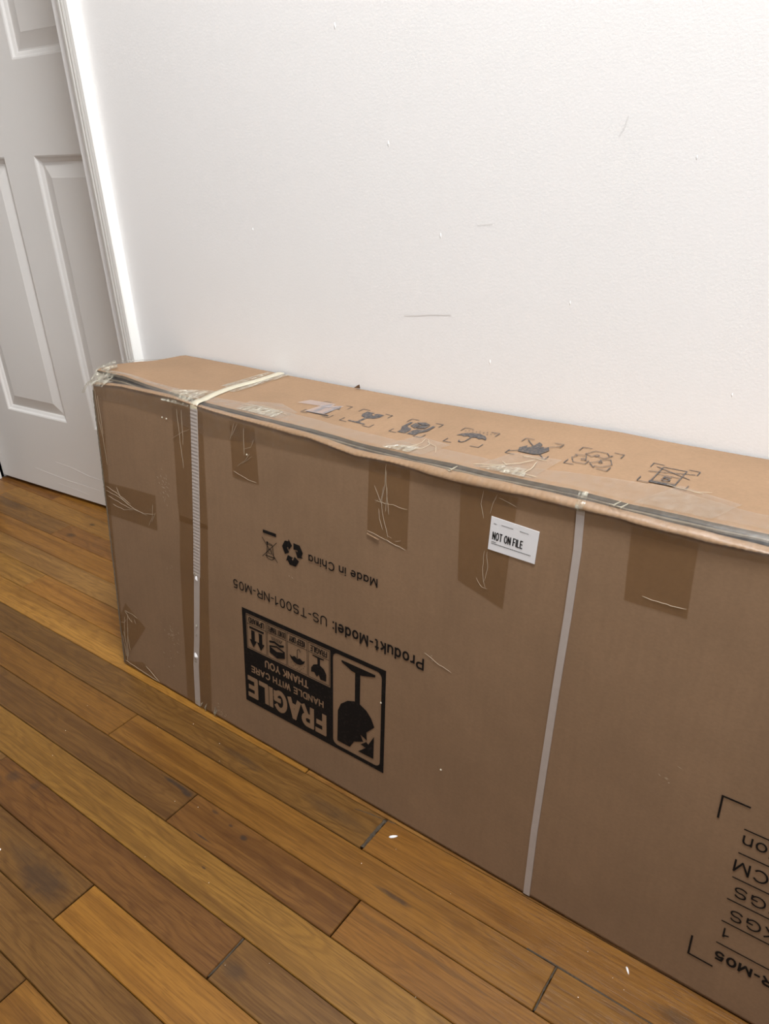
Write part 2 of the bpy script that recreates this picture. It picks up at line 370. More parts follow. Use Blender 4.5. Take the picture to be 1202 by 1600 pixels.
# ------------------------------------------------------------------ floor of oak strips
PW, PY = .0572, .1669
b = MB(); b.box((X0, Y0, -.03), (X1, 1.4, -.0125)); floor = S('floor', b, M_DARK)
T = dict(gold=(.27, .135, .040, .28), brown=(.185, .090, .032, .34), red=(.185, .080, .026, .34), bright=(.33, .150, .032, .10), dark=(.145, .069, .023, .45), tan=(.225, .115, .043, .30), orange=(.245, .110, .028, .22), pale=(.275, .135, .036, .28))
KEYS = ['gold', 'brown', 'red', 'tan', 'orange', 'dark', 'brown', 'orange']
FIX = {  # row: [(end of plank, tone), ...] seen in the photograph
    -1: [(-.2, 'orange')], 0: [(-.35, 'brown')], 1: [(-1.35, 'tan'), (-.695, 'brown'), (.05, 'bright')], 2: [(-1.0, 'tan'), (-.4895, 'red'), (.3, 'brown')],
    3: [(-1.5, 'brown'), (.35, 'pale')], 4: [(-1.4, 'gold'), (-.70, 'brown'), (-.4095, 'red'), (.4, 'orange')],
    5: [(-1.55, 'tan'), (-.91, 'orange'), (-.184, 'orange'), (.6, 'orange')], 6: [(-1.7, 'red'), (-.454, 'brown'), (.5, 'orange')],
    7: [(-1.9, 'tan'), (-.6, 'pale'), (.4, 'brown')], 8: [(-1.45, 'gold'), (-.5, 'orange')], 9: [(-1.75, 'orange'), (-.6, 'tan')], 10: [(-1.25, 'orange'), (-.3, 'gold')],
    11: [(-1.62, 'brown'), (-.9, 'red')], 12: [(-1.3, 'gold'), (-.4, 'brown')], 13: [(-1.8, 'red'), (-.9, 'orange')]}
WIDE = {(6, -.454): .0032, (2, -.4895): .0018, (5, -.184): .0012, (1, -.695): .0012}
def plank_geom(x0, x1, y0, y1, dz):
    c, g = .0009, .00035
    x0 += .0004; x1 -= .0004; y0 += g; y1 -= g
    top = [(x0+c, y0+c, dz), (x1-c, y0+c, dz), (x1-c, y1-c, dz), (x0+c, y1-c, dz)]
    mid = [(x0, y0, dz-.0011), (x1, y0, dz-.0011), (x1, y1, dz-.0011), (x0, y1, dz-.0011)]
    bot = [(x, y, -.0125) for x, y, z in mid]
    fs = [(0, 1, 2, 3)]
    for i in range(4):
        j = (i + 1) % 4; fs += [(i, 4 + i, 4 + j, j), (4 + i, 8 + i, 8 + j, 4 + j)]
    return top + mid + bot, fs
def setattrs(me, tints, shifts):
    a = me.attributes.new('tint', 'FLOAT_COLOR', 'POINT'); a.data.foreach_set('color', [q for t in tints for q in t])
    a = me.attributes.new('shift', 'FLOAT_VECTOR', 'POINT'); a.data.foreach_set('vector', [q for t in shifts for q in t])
rest = MB(); rt, rs = [], []
rng = random.Random(11)
for row in range(-48, 22):
    y0 = PY + row * PW; y1 = y0 + PW
    if y1 > 1.4 or y0 < Y0: continue
    segs = []; x = X0 + .0
    fx = FIX.get(row, [])
    cur = X0
    first = fx[0][0] if fx else 9
    ends = []
    if fx:
        e = fx[0][0]; pre = []
        while e - rng.uniform(.45, .9) > X0 + .2:
            e = e - rng.uniform(.45, .9); pre.append(e)
            if len(pre) > 3: break
        ends = [(q, rng.choice(KEYS)) for q in sorted(pre) if q > X0 + .2] + list(fx)
    else:
        e = X0 + rng.uniform(.2, .8)
        while e < X1 - .2: ends.append((e, rng.choice(KEYS))); e += rng.uniform(.4, 1.05)
    e = ends[-1][0]
    while e < X1 - .9: e += rng.uniform(.4, .95); ends.append((e, rng.choice(KEYS)))
    ends.append((X1, rng.choice(KEYS)))
    prev = X0
    for e, tone in ends:
        if e <= prev + .05: continue
        w0 = WIDE.get((row, round(prev, 4)), .0008); w1 = WIDE.get((row, round(e, 4)), .0008)
        t = T[tone]; k = rng.uniform(.93, 1.07) * (1.08 if row >= 7 else .66); t = (t[0]*k, t[1]*k*rng.uniform(.97, 1.01), t[2]*k*.68, t[3])  # rows nearer the camera darkened in tint, painting shade onto the planks
        sh = (rng.uniform(-20, 20), rng.uniform(-2, 2), rng.uniform(-5, 5))
        vv, ff = plank_geom(prev + w0 / 2, e - w1 / 2, y0, y1, rng.uniform(-.00025, .0001))
        if -10 <= row <= 16 and prev < .9:
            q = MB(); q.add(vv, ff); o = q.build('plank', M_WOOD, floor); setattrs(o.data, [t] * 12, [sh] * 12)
        else:
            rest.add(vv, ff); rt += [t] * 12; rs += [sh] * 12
        prev = e
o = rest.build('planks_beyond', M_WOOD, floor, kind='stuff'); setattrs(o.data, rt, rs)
# dirt packed in the open joints
def dirt(pts, w, h=.0012):
    q = MB(); rr = random.Random(int(abs(pts[0][0]) * 1e4)); rows = []
    n = 14
    for i in range(n + 1):
        t = i / n; k = t * (len(pts) - 1); a = int(min(k, len(pts) - 2)); f = k - a
        x = pts[a][0] * (1 - f) + pts[a+1][0] * f; y = pts[a][1] * (1 - f) + pts[a+1][1] * f
        dx, dy = pts[a+1][0] - pts[a][0], pts[a+1][1] - pts[a][1]; l = math.hypot(dx, dy); nx, ny = -dy / l, dx / l
        ww = w * rr.uniform(.35, 1.0)
        rows.append([(x - nx*ww, y - ny*ww, -.0006), (x - nx*ww*.4, y - ny*ww*.4, h * rr.uniform(.2, 1)), (x + nx*ww*.4, y + ny*ww*.4, h * rr.uniform(.2, 1)), (x + nx*ww, y + ny*ww, -.0006)])
    q.grid(rows); q.build('joint_dirt', M_DIRT, floor)
dirt([(-.4545, .5625), (-.455, .54), (-.4535, .512)], .0042, .0014)
dirt([(-.4895, .337), (-.489, .31), (-.4895, .284)], .0016, .0004)
dirt([(-.184, .509), (-.1845, .48), (-.183, .454)], .0013, .0003)
dirt([(-.50, .556), (-.48, .5605), (-.462, .563), (-.44, .5668)], .0011, .0006)
dirt([(-.22, .5105), (-.19, .511), (-.15, .5105), (-.10, .5095), (-.05, .511)], .0018, .0003)

# loose bits lying on the floor
def flake(name, x, y, lx, ly, rz, label, h=.0016):
    q = MB(); n = 8; ca, sa = math.cos(rz), math.sin(rz)
    ring = lambda k, z: [(x + ca*lx*k*math.cos(a)*(1 + .15*math.sin(3*a)) - sa*ly*k*math.sin(a), y + sa*lx*k*math.cos(a) + ca*ly*k*math.sin(a), z) for a in [2*math.pi*j/n for j in range(n)]]
    q.grid([ring(1, 0.0002), ring(1.05, h*.5), ring(.6, h)], True)
    q.add(ring(.6, h), [tuple(range(n))]); q.add(ring(1, .0002), [tuple(range(n))])
    return q.build(name, M_CHIP, smooth=True, label=label, category='flake', group='loose flakes on the floor')
flake('foam_flake', -.430, .548, .0058, .0020, .75, 'white oblong flake lying near the wide floor joint in front of the box')
flake('foam_flake', -.120, .549, .0045, .0011, 2.2, 'thin white sliver on the floor below the right end of the box', .001)
flake('foam_flake', -.845, .240, .0035, .0022, .3, 'small white flake at the left margin beside the dark stained plank', .001)
q = MB(); rr = random.Random(5)
for i in range(26):
    x = rr.uniform(-1.0, -.1); y = rr.uniform(.30, .56)
    r = rr.uniform(.0003, .0007)
    q.add([(x-r, y, .0002), (x, y-r, .0002), (x+r, y, .0002), (x, y+r, .0002), (x, y, .0002 + r)], [(0, 1, 4), (1, 2, 4), (2, 3, 4), (3, 0, 4)])
q.build('dust_specks', M_CHIP, kind='stuff', label='fine pale dust specks scattered over the floor by the box', category='dust')

# ------------------------------------------------------------------ the cardboard box
BL, BR, KL = -1.037, .60, .108      # left end, right end, lean of the front panel
def fy(s, z): return .5645 - .0155 * s + KL * z
def FR(s, z, off=.0004): return (s, fy(s, z) - off, z)
AX = [-1.037, -1.0, -.96, -.87, -.847, -.777, -.70, -.634, -.59, -.54, -.517, -.47, -.42, -.36, -.30, -.25, -.2, -.12, -.08, .6]
AZ = [.4935, .498, .502, .502, .503, .498, .4965, .4945, .494, .489, .487, .490, .4885, .488, .4905, .490, .4915, .4905, .493, .491]
BX = [-1.037, -.97, -.86, -.78, -.7, -.6, -.525, -.43, -.36, -.27, -.2, -.12, .6]
BZ = [.497, .5025, .504, .499, .498, .4975, .492, .4935, .4945, .497, .4965, .4945, .4955]
FX = [-1.06, -.98, -.93, -.87, -.795, -.70, -.60, -.53, -.45, -.40, -.34, -.26, -.2, -.12, -.08, .6]
FZ = [.512, .5125, .508, .505, .501, .5, .4995, .4965, .497, .4985, .4985, .502, .5005, .502, .503, .502]
KX = [-1.03, -.9, -.8, -.66, -.53, -.4, -.28, -.2, .6]
KZ = [.501, .5005, .499, .4975, .497, .4995, .5025, .501, .501]
YB = .811
def zA(s): return lerp(s, AX, AZ) + .0008 * wob(s, 1)
def zB(s): return lerp(s, BX, BZ) + .0008 * wob(s, 4)
def yF(s): return fy(s, .5) + .016
def ztop(x, y):
    t = min(max((y - yF(x)) / (YB - yF(x)), 0), 1)
    return lerp(x, FX, FZ) * (1 - t) + lerp(x, KX, KZ) * t
def swell(s): return lerp(s, [-1.037, -.62, -.5, -.40, .6], [.0006, .0010, .0028, .0040, .0040])
def TP(x, y, off=.0005): return (x, y, ztop(x, y) + off)

box = empty('cardboard_box', (-.22, .66, 0), label='long brown cardboard shipping box with straps and clear tape against the white wall', category='box')
cols_ = [BL + (BR - BL) * i / 820 for i in range(821)]
b = MB(); rws = []
for s in cols_:
    a, bb, sw = zA(s), zB(s), swell(s) * (1 + .35 * wob(s, 8, 1.5)); y0 = fy(s, a)
    rip = .00055 * math.sin(s * 2 * math.pi / .0066)
    r = [(s, .757, .0015), (s, fy(s, 0) + .004, .0008), (s, fy(s, .003), .003)]
    for z in (.006, .012, .08, .18, .28, .38, .45): r.append((s, fy(s, z), z))
    z1 = a - .012; r.append((s, fy(s, z1), z1))
    r.append((s, y0, a - .004)); r.append((s, y0 + .0004, a - .001))
    r.append((s, y0 - sw * .75, a + .0004)); r.append((s, y0 - sw, a + .0018 + rip))
    hh = max(bb - a, .001)
    r.append((s, y0 - sw * .7 + .001, a + hh * .6 + .0008 + rip)); r.append((s, y0 + .004, bb + .0004 + rip)); r.append((s, y0 + .009, bb))
    r.append((s, y0 + .0115, bb - .0030)); r.append((s, y0 + .013, bb - .0055)); r.append((s, y0 + .035, bb - .0065))
    r.append((s, YB - .001, .490)); r.append((s, YB - .002, lerp(s, KX, KZ) - .005)); r.append((s, YB - .012, .40)); r.append((s, .757, .0015))
    rws.append(r)
b.grid(rws)
for r in (rws[0], rws[-1]): b.add(r[:-1], [tuple(range(len(r) - 1))])
b.build('carton_body', M_CARD, box, smooth=True)
for o_ in box.children:
    for e in o_.data.polygons: e.use_smooth = True

# top flap: sheet with thickness, its front edge standing above the rim
def sheet(name, m, xs, yfront, yback, zf, th, ny=10, wobs=0.0, matedge=None, lefty=None):
    q = MB(); top, bot = [], []
    for i, x in enumerate(xs):
        yf, yb_ = yfront(x), yback(x); rt_, rb_ = [], []
        for j in range(ny + 1):
            t = j / ny; y = yf + (yb_ - yf) * t
            z = zf(x, y) + wobs * wob(x + y * 2.2, 2.5, .5) * math.sin(math.pi * min(max(t, 0), 1))
            rt_.append((x, y, z)); rb_.append((x, y, z - th))
        top.append(rt_); bot.append(rb_)
    q.grid(top); nb = len(q.f); q.grid(bot)
    n0 = len(q.f)
    q.grid([[r[0] for r in top], [r[0] for r in bot]]); q.grid([[r[-1] for r in top], [r[-1] for r in bot]]); q.grid([top[0], bot[0]]); q.grid([top[-1], bot[-1]])
    for i in range(n0, len(q.f)): q.m[i] = 1
    return q.build(name, [m, M_EDGE], box)
def leftedge(y): return lerp(y, [.64, .66, .69, .72, .745, .775, .812], [-1.040, -1.056, -1.058, -1.046, -1.034, -1.031, -1.030])
nx = 330
q = MB(); top, bot = [], []
for i in range(nx + 1):
    rt_, rb_ = [], []
    for j in range(15):
        t = j / 14
        ybase = .645 + (YB - .645) * t
        xl = leftedge(ybase); x = xl + (BR - xl) * i / nx
        yf = yF(x) + .0009 * wob(x, 7, 1.4); y = yf + (YB + .0012 * wob(x, 3, .6) - yf) * t
        lip = lerp(x, [-1.06, -.8, -.6, -.5, -.2, .6], [.0, .0, .0, .0005, .0007, .001])
        z = ztop(x, y) + .0007 * wob(x + y * 2.2, 2.5, .5) * math.sin(math.pi * t) - (lip if j == 0 else 0)
        if j == 14: z -= .0012
        rt_.append((x, y, z)); rb_.append((x, y, z - .0042))
    top.append(rt_); bot.append(rb_)
q.grid(top); q.grid(bot); n0 = len(q.f)
q.grid([[r[0] for r in top], [r[0] for r in bot]]); q.grid([[r[-1] for r in top], [r[-1] for r in bot]]); q.grid([top[0], bot[0]]); q.grid([top[-1], bot[-1]])
for i in range(n0, len(q.f)): q.m[i] = 1
flap = q.build('top_flap', [M_CARD, M_EDGE], box)
for e in flap.data.polygons: e.use_smooth = (e.material_index == 0)
# inner flap showing as a second layer in the gap
q = MB(); top, bot = [], []
for i in range(161):
    x = BL + .01 + (BR - BL - .02) * i / 160
    yf = yF(x) - .0028 + .0012 * wob(x, 9, 1.2); zf = lerp(x, FX, FZ) - .0056 - .0006 * wob(x, 5) - lerp(x, [-1.04, -.95, -.86, .6], [.004, .0035, 0, 0])
    top.append([(x, yf, zf), (x, yf + .05, zf - .0008)]); bot.append([(x, yf, zf - .002), (x, yf + .05, zf - .0030)])
q.grid(top); q.grid(bot); q.grid([[r[0] for r in top], [r[0] for r in bot]])
q.build('inner_flap', M_EDGE, box)

# frayed corrugated corner down the left end
q = MB(); z = .004; pts = []
while z < .488:
    pts.append((BL - .0002 - .0009 * hsh(z, 3), fy(BL, z) - .0002 - .0006 * hsh(z, 1), z)); z += .0022 + .002 * hsh(z, 2)
q.tube(pts, .0011, 4); q.build('frayed_corner', M_EDGE, box)
# ---- straps
def ribbon(name, cl, w, m, off, parent=box, surf=FR, rib=0, thick=.0008, across=None, **k):
    q = MB(); rows = []
    for i, (s, z) in enumerate(cl):
        if across is None:
            a = cl[max(i-1, 0)]; c = cl[min(i+1, len(cl)-1)]
            d = Vector((c[0]-a[0], c[1]-a[1])).normalized(); nn = Vector((-d.y, d.x))
        else: nn = Vector(across)
        ww = w[i] if isinstance(w, list) else w
        r = []
        oo = off + (rib * (i % 2))
        for t, o2 in ((-1, 0), (-.96, oo), (-.5, oo), (0, oo), (.5, oo), (.96, oo), (1, 0)):
            r.append(surf(s + nn.x * ww * t / 2, z + nn.y * ww * t / 2, o2 if o2 else .0002))
        rows.append(r)
    q.grid(rows)
    return q.build(name, m, parent, smooth=False, **k)
def resample(pts, step):
    out = []
    for (a, c) in zip(pts[:-1], pts[1:]):
        n = max(1, int(math.hypot(c[0]-a[0], c[1]-a[1]) / step))
        for i in range(n): out.append((a[0] + (c[0]-a[0]) * i / n, a[1] + (c[1]-a[1]) * i / n))
    return out + [pts[-1]]
s1 = [(-.8005, .497), (-.8067, .4027), (-.814, .3036), (-.8205, .2398)]
s1b = [(-.8205, .2398), (-.825, .1956), (-.832, .1264), (-.8385, .0777), (-.8419, .003)]
st1 = ribbon('strap', resample(s1, .0026), .0145, M_STRAP, .0010, rib=.0003, label='ribbed white plastic strap taped down near the left end')
ribbon('smooth_lower_length', resample(s1b, .01), .0125, M_STRAP, .0009, parent=st1)
for (s, z, r) in ((-.8215, .236, .0038), (-.8225, .243, .0022), (-.829, .152, .0028), (-.8305, .136, .0022), (-.8365, .0965, .0045), (-.8375, .088, .003), (-.843, .01, .003)):
    q = MB(); n = 7; c0 = FR(s, z, .0035)
    q.add([c0] + [FR(s + r * math.cos(a) * (.6 + .6 * hsh(a, s)), z + 1.4 * r * math.sin(a) * (.6 + .6 * hsh(a, z)), .001) for a in [2*math.pi*j/n for j in range(n)]], [(0, 1 + j, 1 + (j+1) % n) for j in range(n)])
    q.build('tape_bubble_glint', M_CHIP if r > .0035 else M_MILK, st1)  # largest bubbles turned white as a painted highlight on the strap
# its length over the top, with the turn at the edge
turn = [FR(-.8003, .495, .0012), (-.801, fy(-.8, .5) - .0005, .5012), (-.8020, fy(-.8, .5) + .004, .5038), (-.8030, fy(-.8, .5) + .012, .5042)]
path = turn + [TP(x, y, .0016) for x, y in [(-.8042, .65), (-.808, .664), (-.811, .68), (-.8130, .70), (-.8135, .715), (-.8115, .735), (-.8085, .76), (-.8075, .785), (-.8078, .8095)]]
q = MB(); rows = []
for i, c in enumerate(path):
    a, e = Vector(path[max(i-1, 0)]), Vector(path[min(i+1, len(path)-1)]); d = (e - a).normalized()
    ac = Vector((1, 0, 0)); ac = (ac - d * ac.dot(d)).normalized(); c = Vector(c)
    w = .0068
    rows.append([c - ac * w - Vector((0, 0, .0012)), c - ac * w * .9, c - ac * w * .2 + Vector((0, 0, .0003)), c + ac * w * .9, c + ac * w - Vector((0, 0, .0012))])
q.grid(rows); q.build('strap_over_top', M_STRAP2, st1, smooth=True)
s2 = [(-.2422, .491), (-.2405, .4493), (-.2418, .3793), (-.2450, .2874), (-.2476, .1876), (-.2497, .0969), (-.2500, .003)]
st2 = ribbon('strap', resample(s2, .01), [.0082] * len(resample(s2, .01)), M_STRAP, .0010, label='smooth white plastic strap beside the sticker')
turn = [FR(-.2421, .489, .0014), (-.2424, fy(-.24, .493) - .0045, .4935), (-.2435, fy(-.24, .495) + .001, .4985), (-.2450, fy(-.24, .495) + .008, .5005), (-.2465, fy(-.24, .5) + .014, .5030)]
q = MB(); q.grid([[(x - .0045, y, z), (x, y - .0006, z + .0003), (x + .0045, y, z)] for x, y, z in turn]); q.build('strap_turn', M_MILK, st2, smooth=True)

# ---- tape on the front panel
def quad_tape(name, poly, m=M_TAPE, off=.0004, parent=box, surf=FR, **k):
    q = MB(); tri = tessellate_polygon([[Vector((x, y, 0)) for x, y in poly]])
    q.add([surf(x, y, off) for x, y in poly], [tuple(t) for t in tri]); return q.build(name, m, parent, **k)
def creases(parent, lines, r=.00035, surf=FR, off=.0006, m=M_CREASE):
    q = MB()
    for ln in lines:
        pts = [surf(x + .0006 * wob(y, i, 3), y + .0006 * wob(x, i + 2, 3), off) for i, (x, y) in enumerate(resample(ln, .004))]
        q.tube(pts, r * .8, 4)
    return q.build('tape_crease', m, parent, kind='stuff')
t = quad_tape('packing_tape', [(-.8483, .495), (-.8525, .3534), (-.8515, .3200), (-.7877, .3230), (-.7859, .4073), (-.7839, .495)])
creases(t, [[(-.838, .49), (-.835, .44), (-.832, .405)], [(-.828, .49), (-.829, .44)], [(-.853, .445), (-.830, .458), (-.812, .466)]], .0003)
quad_tape('packing_tape', [(-.8500, .3300), (-.8580, .25), (-.8614, .1832), (-.8638, .1028), (-.8675, .002), (-.8081, .002), (-.7973, .205), (-.7877, .3300)], off=.0005)
t = quad_tape('packing_tape', [(-.7303, .493), (-.7300, .45), (-.7296, .4155), (-.715, .4145), (-.6795, .4157), (-.681, .45), (-.6837, .490)])
creases(t, [[(-.722, .490), (-.727, .475), (-.731, .466)], [(-.716, .49), (-.727, .472)], [(-.704, .487), (-.705, .45)], [(-.686, .475), (-.692, .463), (-.706, .458)], [(-.694, .455), (-.705, .442), (-.72, .432)], [(-.690, .452), (-.71, .437)], [(-.727, .424), (-.700, .418), (-.684, .417)]], .0003)
t = quad_tape('packing_tape', [(-.4974, .487), (-.4985, .44), (-.4989, .400), (-.475, .3965), (-.4405, .3920), (-.4404, .44), (-.4404, .487)])
creases(t, [[(-.4735, .487), (-.474, .463), (-.478, .445), (-.477, .428), (-.4715, .41), (-.468, .399)], [(-.4735, .480), (-.4705, .445), (-.4675, .428)], [(-.489, .458), (-.483, .446), (-.477, .437)], [(-.488, .441), (-.482, .440), (-.462, .441), (-.442, .440)], [(-.487, .438), (-.482, .444)], [(-.482, .432), (-.481, .42), (-.476, .407)], [(-.4989, .4005), (-.48, .3975), (-.46, .394), (-.443, .391)], [(-.475, .396), (-.46, .394), (-.45, .393)], [(-.458, .397), (-.449, .401)], [(-.470, .402), (-.463, .400)], [(-.476, .46), (-.480, .44)], [(-.471, .46), (-.472, .43)]], .0003)
q = MB(); q.tube([FR(-.4985, .3965, .001), FR(-.481, .3935, .0012)], .0016, 5); q.build('folded_tape_end', M_CARD, t)
t = quad_tape('packing_tape', [(-.3749, .486), (-.3735, .43), (-.3716, .376), (-.35, .370), (-.3141, .3597), (-.3123, .4146), (-.3079, .486)])
creases(t, [[(-.348, .485), (-.349, .47), (-.345, .455)], [(-.332, .485), (-.335, .475), (-.338, .462)], [(-.341, .42), (-.342, .40), (-.340, .385), (-.337, .378)], [(-.338, .42), (-.336, .40), (-.339, .385)], [(-.349, .386), (-.341, .377), (-.334, .377)], [(-.33, .482), (-.309, .477)]], .0003)
t = quad_tape('packing_tape', [(-.1921, .487), (-.1905, .44), (-.1891, .4132), (-.1308, .4136), (-.132, .45), (-.1324, .487)])
creases(t, [[(-.173, .4225), (-.155, .4215), (-.133, .4225)]], .0004)
t = quad_tape('packing_tape', [(-1.0365, .3391), (-.97, .344), (-.9047, .3471), (-.9072, .2894), (-.97, .287), (-1.0365, .2840)])
creases(t, [[(-1.034, .325), (-1.00, .322), (-.965, .312), (-.94, .309), (-.912, .315)], [(-1.03, .317), (-.98, .310), (-.95, .310), (-.93, .309)], [(-1.032, .333), (-1.0, .326), (-.97, .317)], [(-1.004, .337), (-.995, .322), (-.975, .314)], [(-1.020, .305), (-.99, .303), (-.965, .309)], [(-.913, .330), (-.917, .309), (-.928, .292)], [(-.908, .318), (-.920, .300)]], .0003)
t = quad_tape('packing_tape', [(-1.0365, .49), (-1.0164, .4742), (-1.0205, .38), (-1.0275, .286), (-1.0320, .1244), (-1.029, .004), (-1.0365, .004)], off=.0006)
creases(t, [[(-1.033, .49), (-1.031, .44), (-1.025, .41), (-1.022, .37)], [(-1.028, .48), (-1.024, .42)]], .0003)
t = quad_tape('packing_tape', [(-1.0149, .1291), (-.9645, .0994), (-1.0173, .0335), (-1.0365, .0459), (-1.0365, .0969)], off=.0007)
creases(t, [[(-1.02, .113), (-1.0, .113), (-.985, .110)], [(-1.02, .112), (-1.012, .105), (-1.005, .098)], [(-1.013, .108), (-1.017, .08), (-1.022, .05), (-1.025, .02)], [(-1.036, .085), (-1.025, .088), (-1.018, .097)], [(-1.030, .07), (-1.026, .04), (-1.028, .01)], [(-1.016, .09), (-1.019, .06), (-1.017, .035)], [(-1.034, .06), (-1.030, .02)], [(-1.023, .10), (-1.028, .06)], [(-.995, .105), (-.992, .097)], [(-1.008, .10), (-1.002, .097), (-1.004, .104)]], .0004)
t = quad_tape('packing_tape', [(-1.034, .012), (-1.01, .016), (-.985, .026), (-.955, .020), (-.935, .006), (-.95, .002), (-1.03, .002)], off=.0006)
creases(t, [[(-1.034, .010), (-1.01, .008), (-.98, .006), (-.945, .004)], [(-.975, .022), (-.95, .010), (-.94, .004)]], .0005)

# long tape wrapped along the whole top edge, front to top
TX = [-1.037, -1.0164, -.9595, -.8598, -.7847, -.73, -.6824, -.5728, -.5013, -.4397, -.3749, -.3071, -.245, -.1918, -.131, -.0759, .6]
TZ = [.475, .4742, .4764, .4741, .4621, .4655, .471, .4734, .4741, .4745, .476, .4744, .4763, .48, .4807, .4839, .482]
q = MB(); rows = []
for i in range(0, 821, 3):
    s = cols_[i]; a, bb, sw = zA(s), zB(s), swell(s); y0 = fy(s, a); tz = min(lerp(s, TX, TZ), a - .006)
    e = .0009 + .0006 * wob(s, 11, 1.3)
    zf = lerp(s, FX, FZ)
    yt = yF(s) + lerp(s, [-1.037, -.9, -.7, -.5, -.3, -.19, -.1, .6], [.010, .014, .030, .026, .030, .050, .034, .03]) + .002 * wob(s, 6)
    rows.append([(s, fy(s, tz) - .0005, tz), (s, fy(s, a - .006) - .0006, a - .006), (s, y0 - sw - .0008, a + .0012), (s, y0 - sw * .6 + .001, bb + .0002 + e * .5), (s, y0 + .006, bb + .0016 + e * .5), (s, y0 + .0125, .5 * (bb + zf) + .0012), (s, yF(s) + .0005, zf + .0012 + .3 * e), (s, yF(s) + .006, ztop(s, yF(s) + .006) + .0010), (s, yt, ztop(s, yt) + .0009)])
q.grid(rows); q.build('edge_tape', M_TAPE2, box, smooth=True, label='clear packing tape wrapped along the top front edge')

# milky lifted tape: crumpled patches
def crumple(name, poly_fn, nu, nv, amp, seed, parent=box, m=M_MILK):
    q = MB(); rr = random.Random(seed); rows = []
    for i in range(nu + 1):
        r = []
        for j in range(nv + 1):
            p = Vector(poly_fn(i / nu, j / nv)); edge = 0 if (i in (0, nu) or j in (0, nv)) else 1
            p += Vector((rr.uniform(-1, 1) * amp * .6, -abs(rr.uniform(0, 1)) * amp * .6, rr.uniform(0, 1) * amp)) * (.25 + .75 * edge)
            r.append(p)
        rows.append(r)
    q.grid(rows); return q.build(name, m, parent, smooth=False)
def bil(a, b_, c, d): return lambda u, v: Vector(a)*(1-u)*(1-v) + Vector(b_)*u*(1-v) + Vector(c)*u*v + Vector(d)*(1-u)*v
# crushed left corner
crumple('crumpled_tape', bil((-1.043, .630, .494), (-1.005, .628, .497), (-.995, .652, .513), (-1.062, .664, .511)), 9, 6, .004, 3)
crumple('crumpled_tape', bil((-1.062, .664, .512), (-1.02, .655, .514), (-1.02, .672, .515), (-1.066, .70, .513)), 6, 5, .003, 4)
crumple('crumpled_tape', bil((-1.066, .700, .511), (-1.052, .700, .513), (-1.030, .770, .503), (-1.036, .772, .501)), 4, 10, .002, 14)
crumple('crumpled_tape', bil((-.868, .628, .499), (-.812, .628, .4975), (-.808, .650, .5035), (-.868, .652, .5075)), 9, 6, .0025, 5)
crumple('crumpled_tape', bil((-.862, .650, .508), (-.815, .650, .504), (-.816, .690, .502), (-.840, .675, .5045)), 8, 7, .0014, 6)
crumple('crumpled_tape', bil((-.835, .712, .5015), (-.82, .712, .5015), (-.816, .80, .501), (-.826, .80, .501)), 4, 12, .0012, 8)
crumple('crumpled_tape', bil((-.805, .70, .5012), (-.795, .70, .5012), (-.785, .806, .5005), (-.80, .806, .5005)), 3, 12, .0012, 9)
# tail of tape hanging off the corner
q = MB(); tl = [(-1.048, .640, .499), (-1.056, .637, .493), (-1.062, .634, .485), (-1.066, .632, .478)]
q.grid([[(x - .003, y, z), (x, y - .002, z + .001), (x + .003, y, z)] for x, y, z in tl]); q.build('tape_tail', M_MILK, box)
# tape pieces that carry over on to the top
def top_tape(poly, lines, m=M_TAPE2, r=.0004, **k):
    t = quad_tape('packing_tape', poly, m, .0011, box, TP, **k)
    if lines: creases(t, lines, r, TP, .0016, M_CREASE)
    return t
def on_top(x, d): return (x, yF(x) + d)
top_tape([on_top(-.738, .002), on_top(-.66, .002), on_top(-.655, .035), on_top(-.70, .052), on_top(-.745, .036)],
         [[on_top(-.735, .012), on_top(-.71, .02), on_top(-.68, .022), on_top(-.66, .020)], [on_top(-.725, .006), on_top(-.70, .018)], [on_top(-.72, .03), on_top(-.69, .028)], [on_top(-.715, .004), on_top(-.692, .012), on_top(-.672, .014)], [on_top(-.70, .022), on_top(-.68, .03), on_top(-.672, .026)], [on_top(-.74, .02), on_top(-.70, .027)]], M_TAPE2)
crumple('crumpled_tape', bil((-.735, .648, .5018), (-.668, .648, .5012), (-.672, .672, .5010), (-.725, .672, .5016)), 12, 5, .0009, 21)
top_tape([on_top(-.495, .002), on_top(-.44, .002), on_top(-.425, .042), on_top(-.475, .050)],
         [[on_top(-.478, .004), on_top(-.462, .018), on_top(-.458, .032), on_top(-.462, .046)], [on_top(-.465, .003), on_top(-.448, .018), on_top(-.447, .032), on_top(-.458, .044)], [on_top(-.455, .038), on_top(-.438, .03), on_top(-.426, .012)], [on_top(-.485, .006), on_top(-.468, .012), on_top(-.455, .026)], [on_top(-.48, .012), on_top(-.47, .011), on_top(-.455, .020)]])
crumple('crumpled_tape', bil((-.492, .641, .4985), (-.455, .641, .499), (-.452, .659, .4995), (-.478, .655, .499)), 8, 4, .0012, 22)
top_tape([on_top(-.372, .002), on_top(-.305, .002), on_top(-.297, .060), on_top(-.353, .056)],
         [[on_top(-.375, .006), on_top(-.352, .016), on_top(-.333, .032), on_top(-.322, .046)], [on_top(-.365, .004), on_top(-.345, .018)], [on_top(-.318, .004), on_top(-.315, .022), on_top(-.318, .044)], [on_top(-.33, .006), on_top(-.317, .014)], [on_top(-.355, .010), on_top(-.325, .010), on_top(-.300, .006)], [on_top(-.352, .028), on_top(-.342, .022)], [on_top(-.34, .052), on_top(-.31, .050)]], r=.0006)
crumple('crumpled_tape', bil((-.362, .640, .5005), (-.312, .640, .5015), (-.318, .660, .5015), (-.345, .657, .501)), 9, 4, .0012, 23)
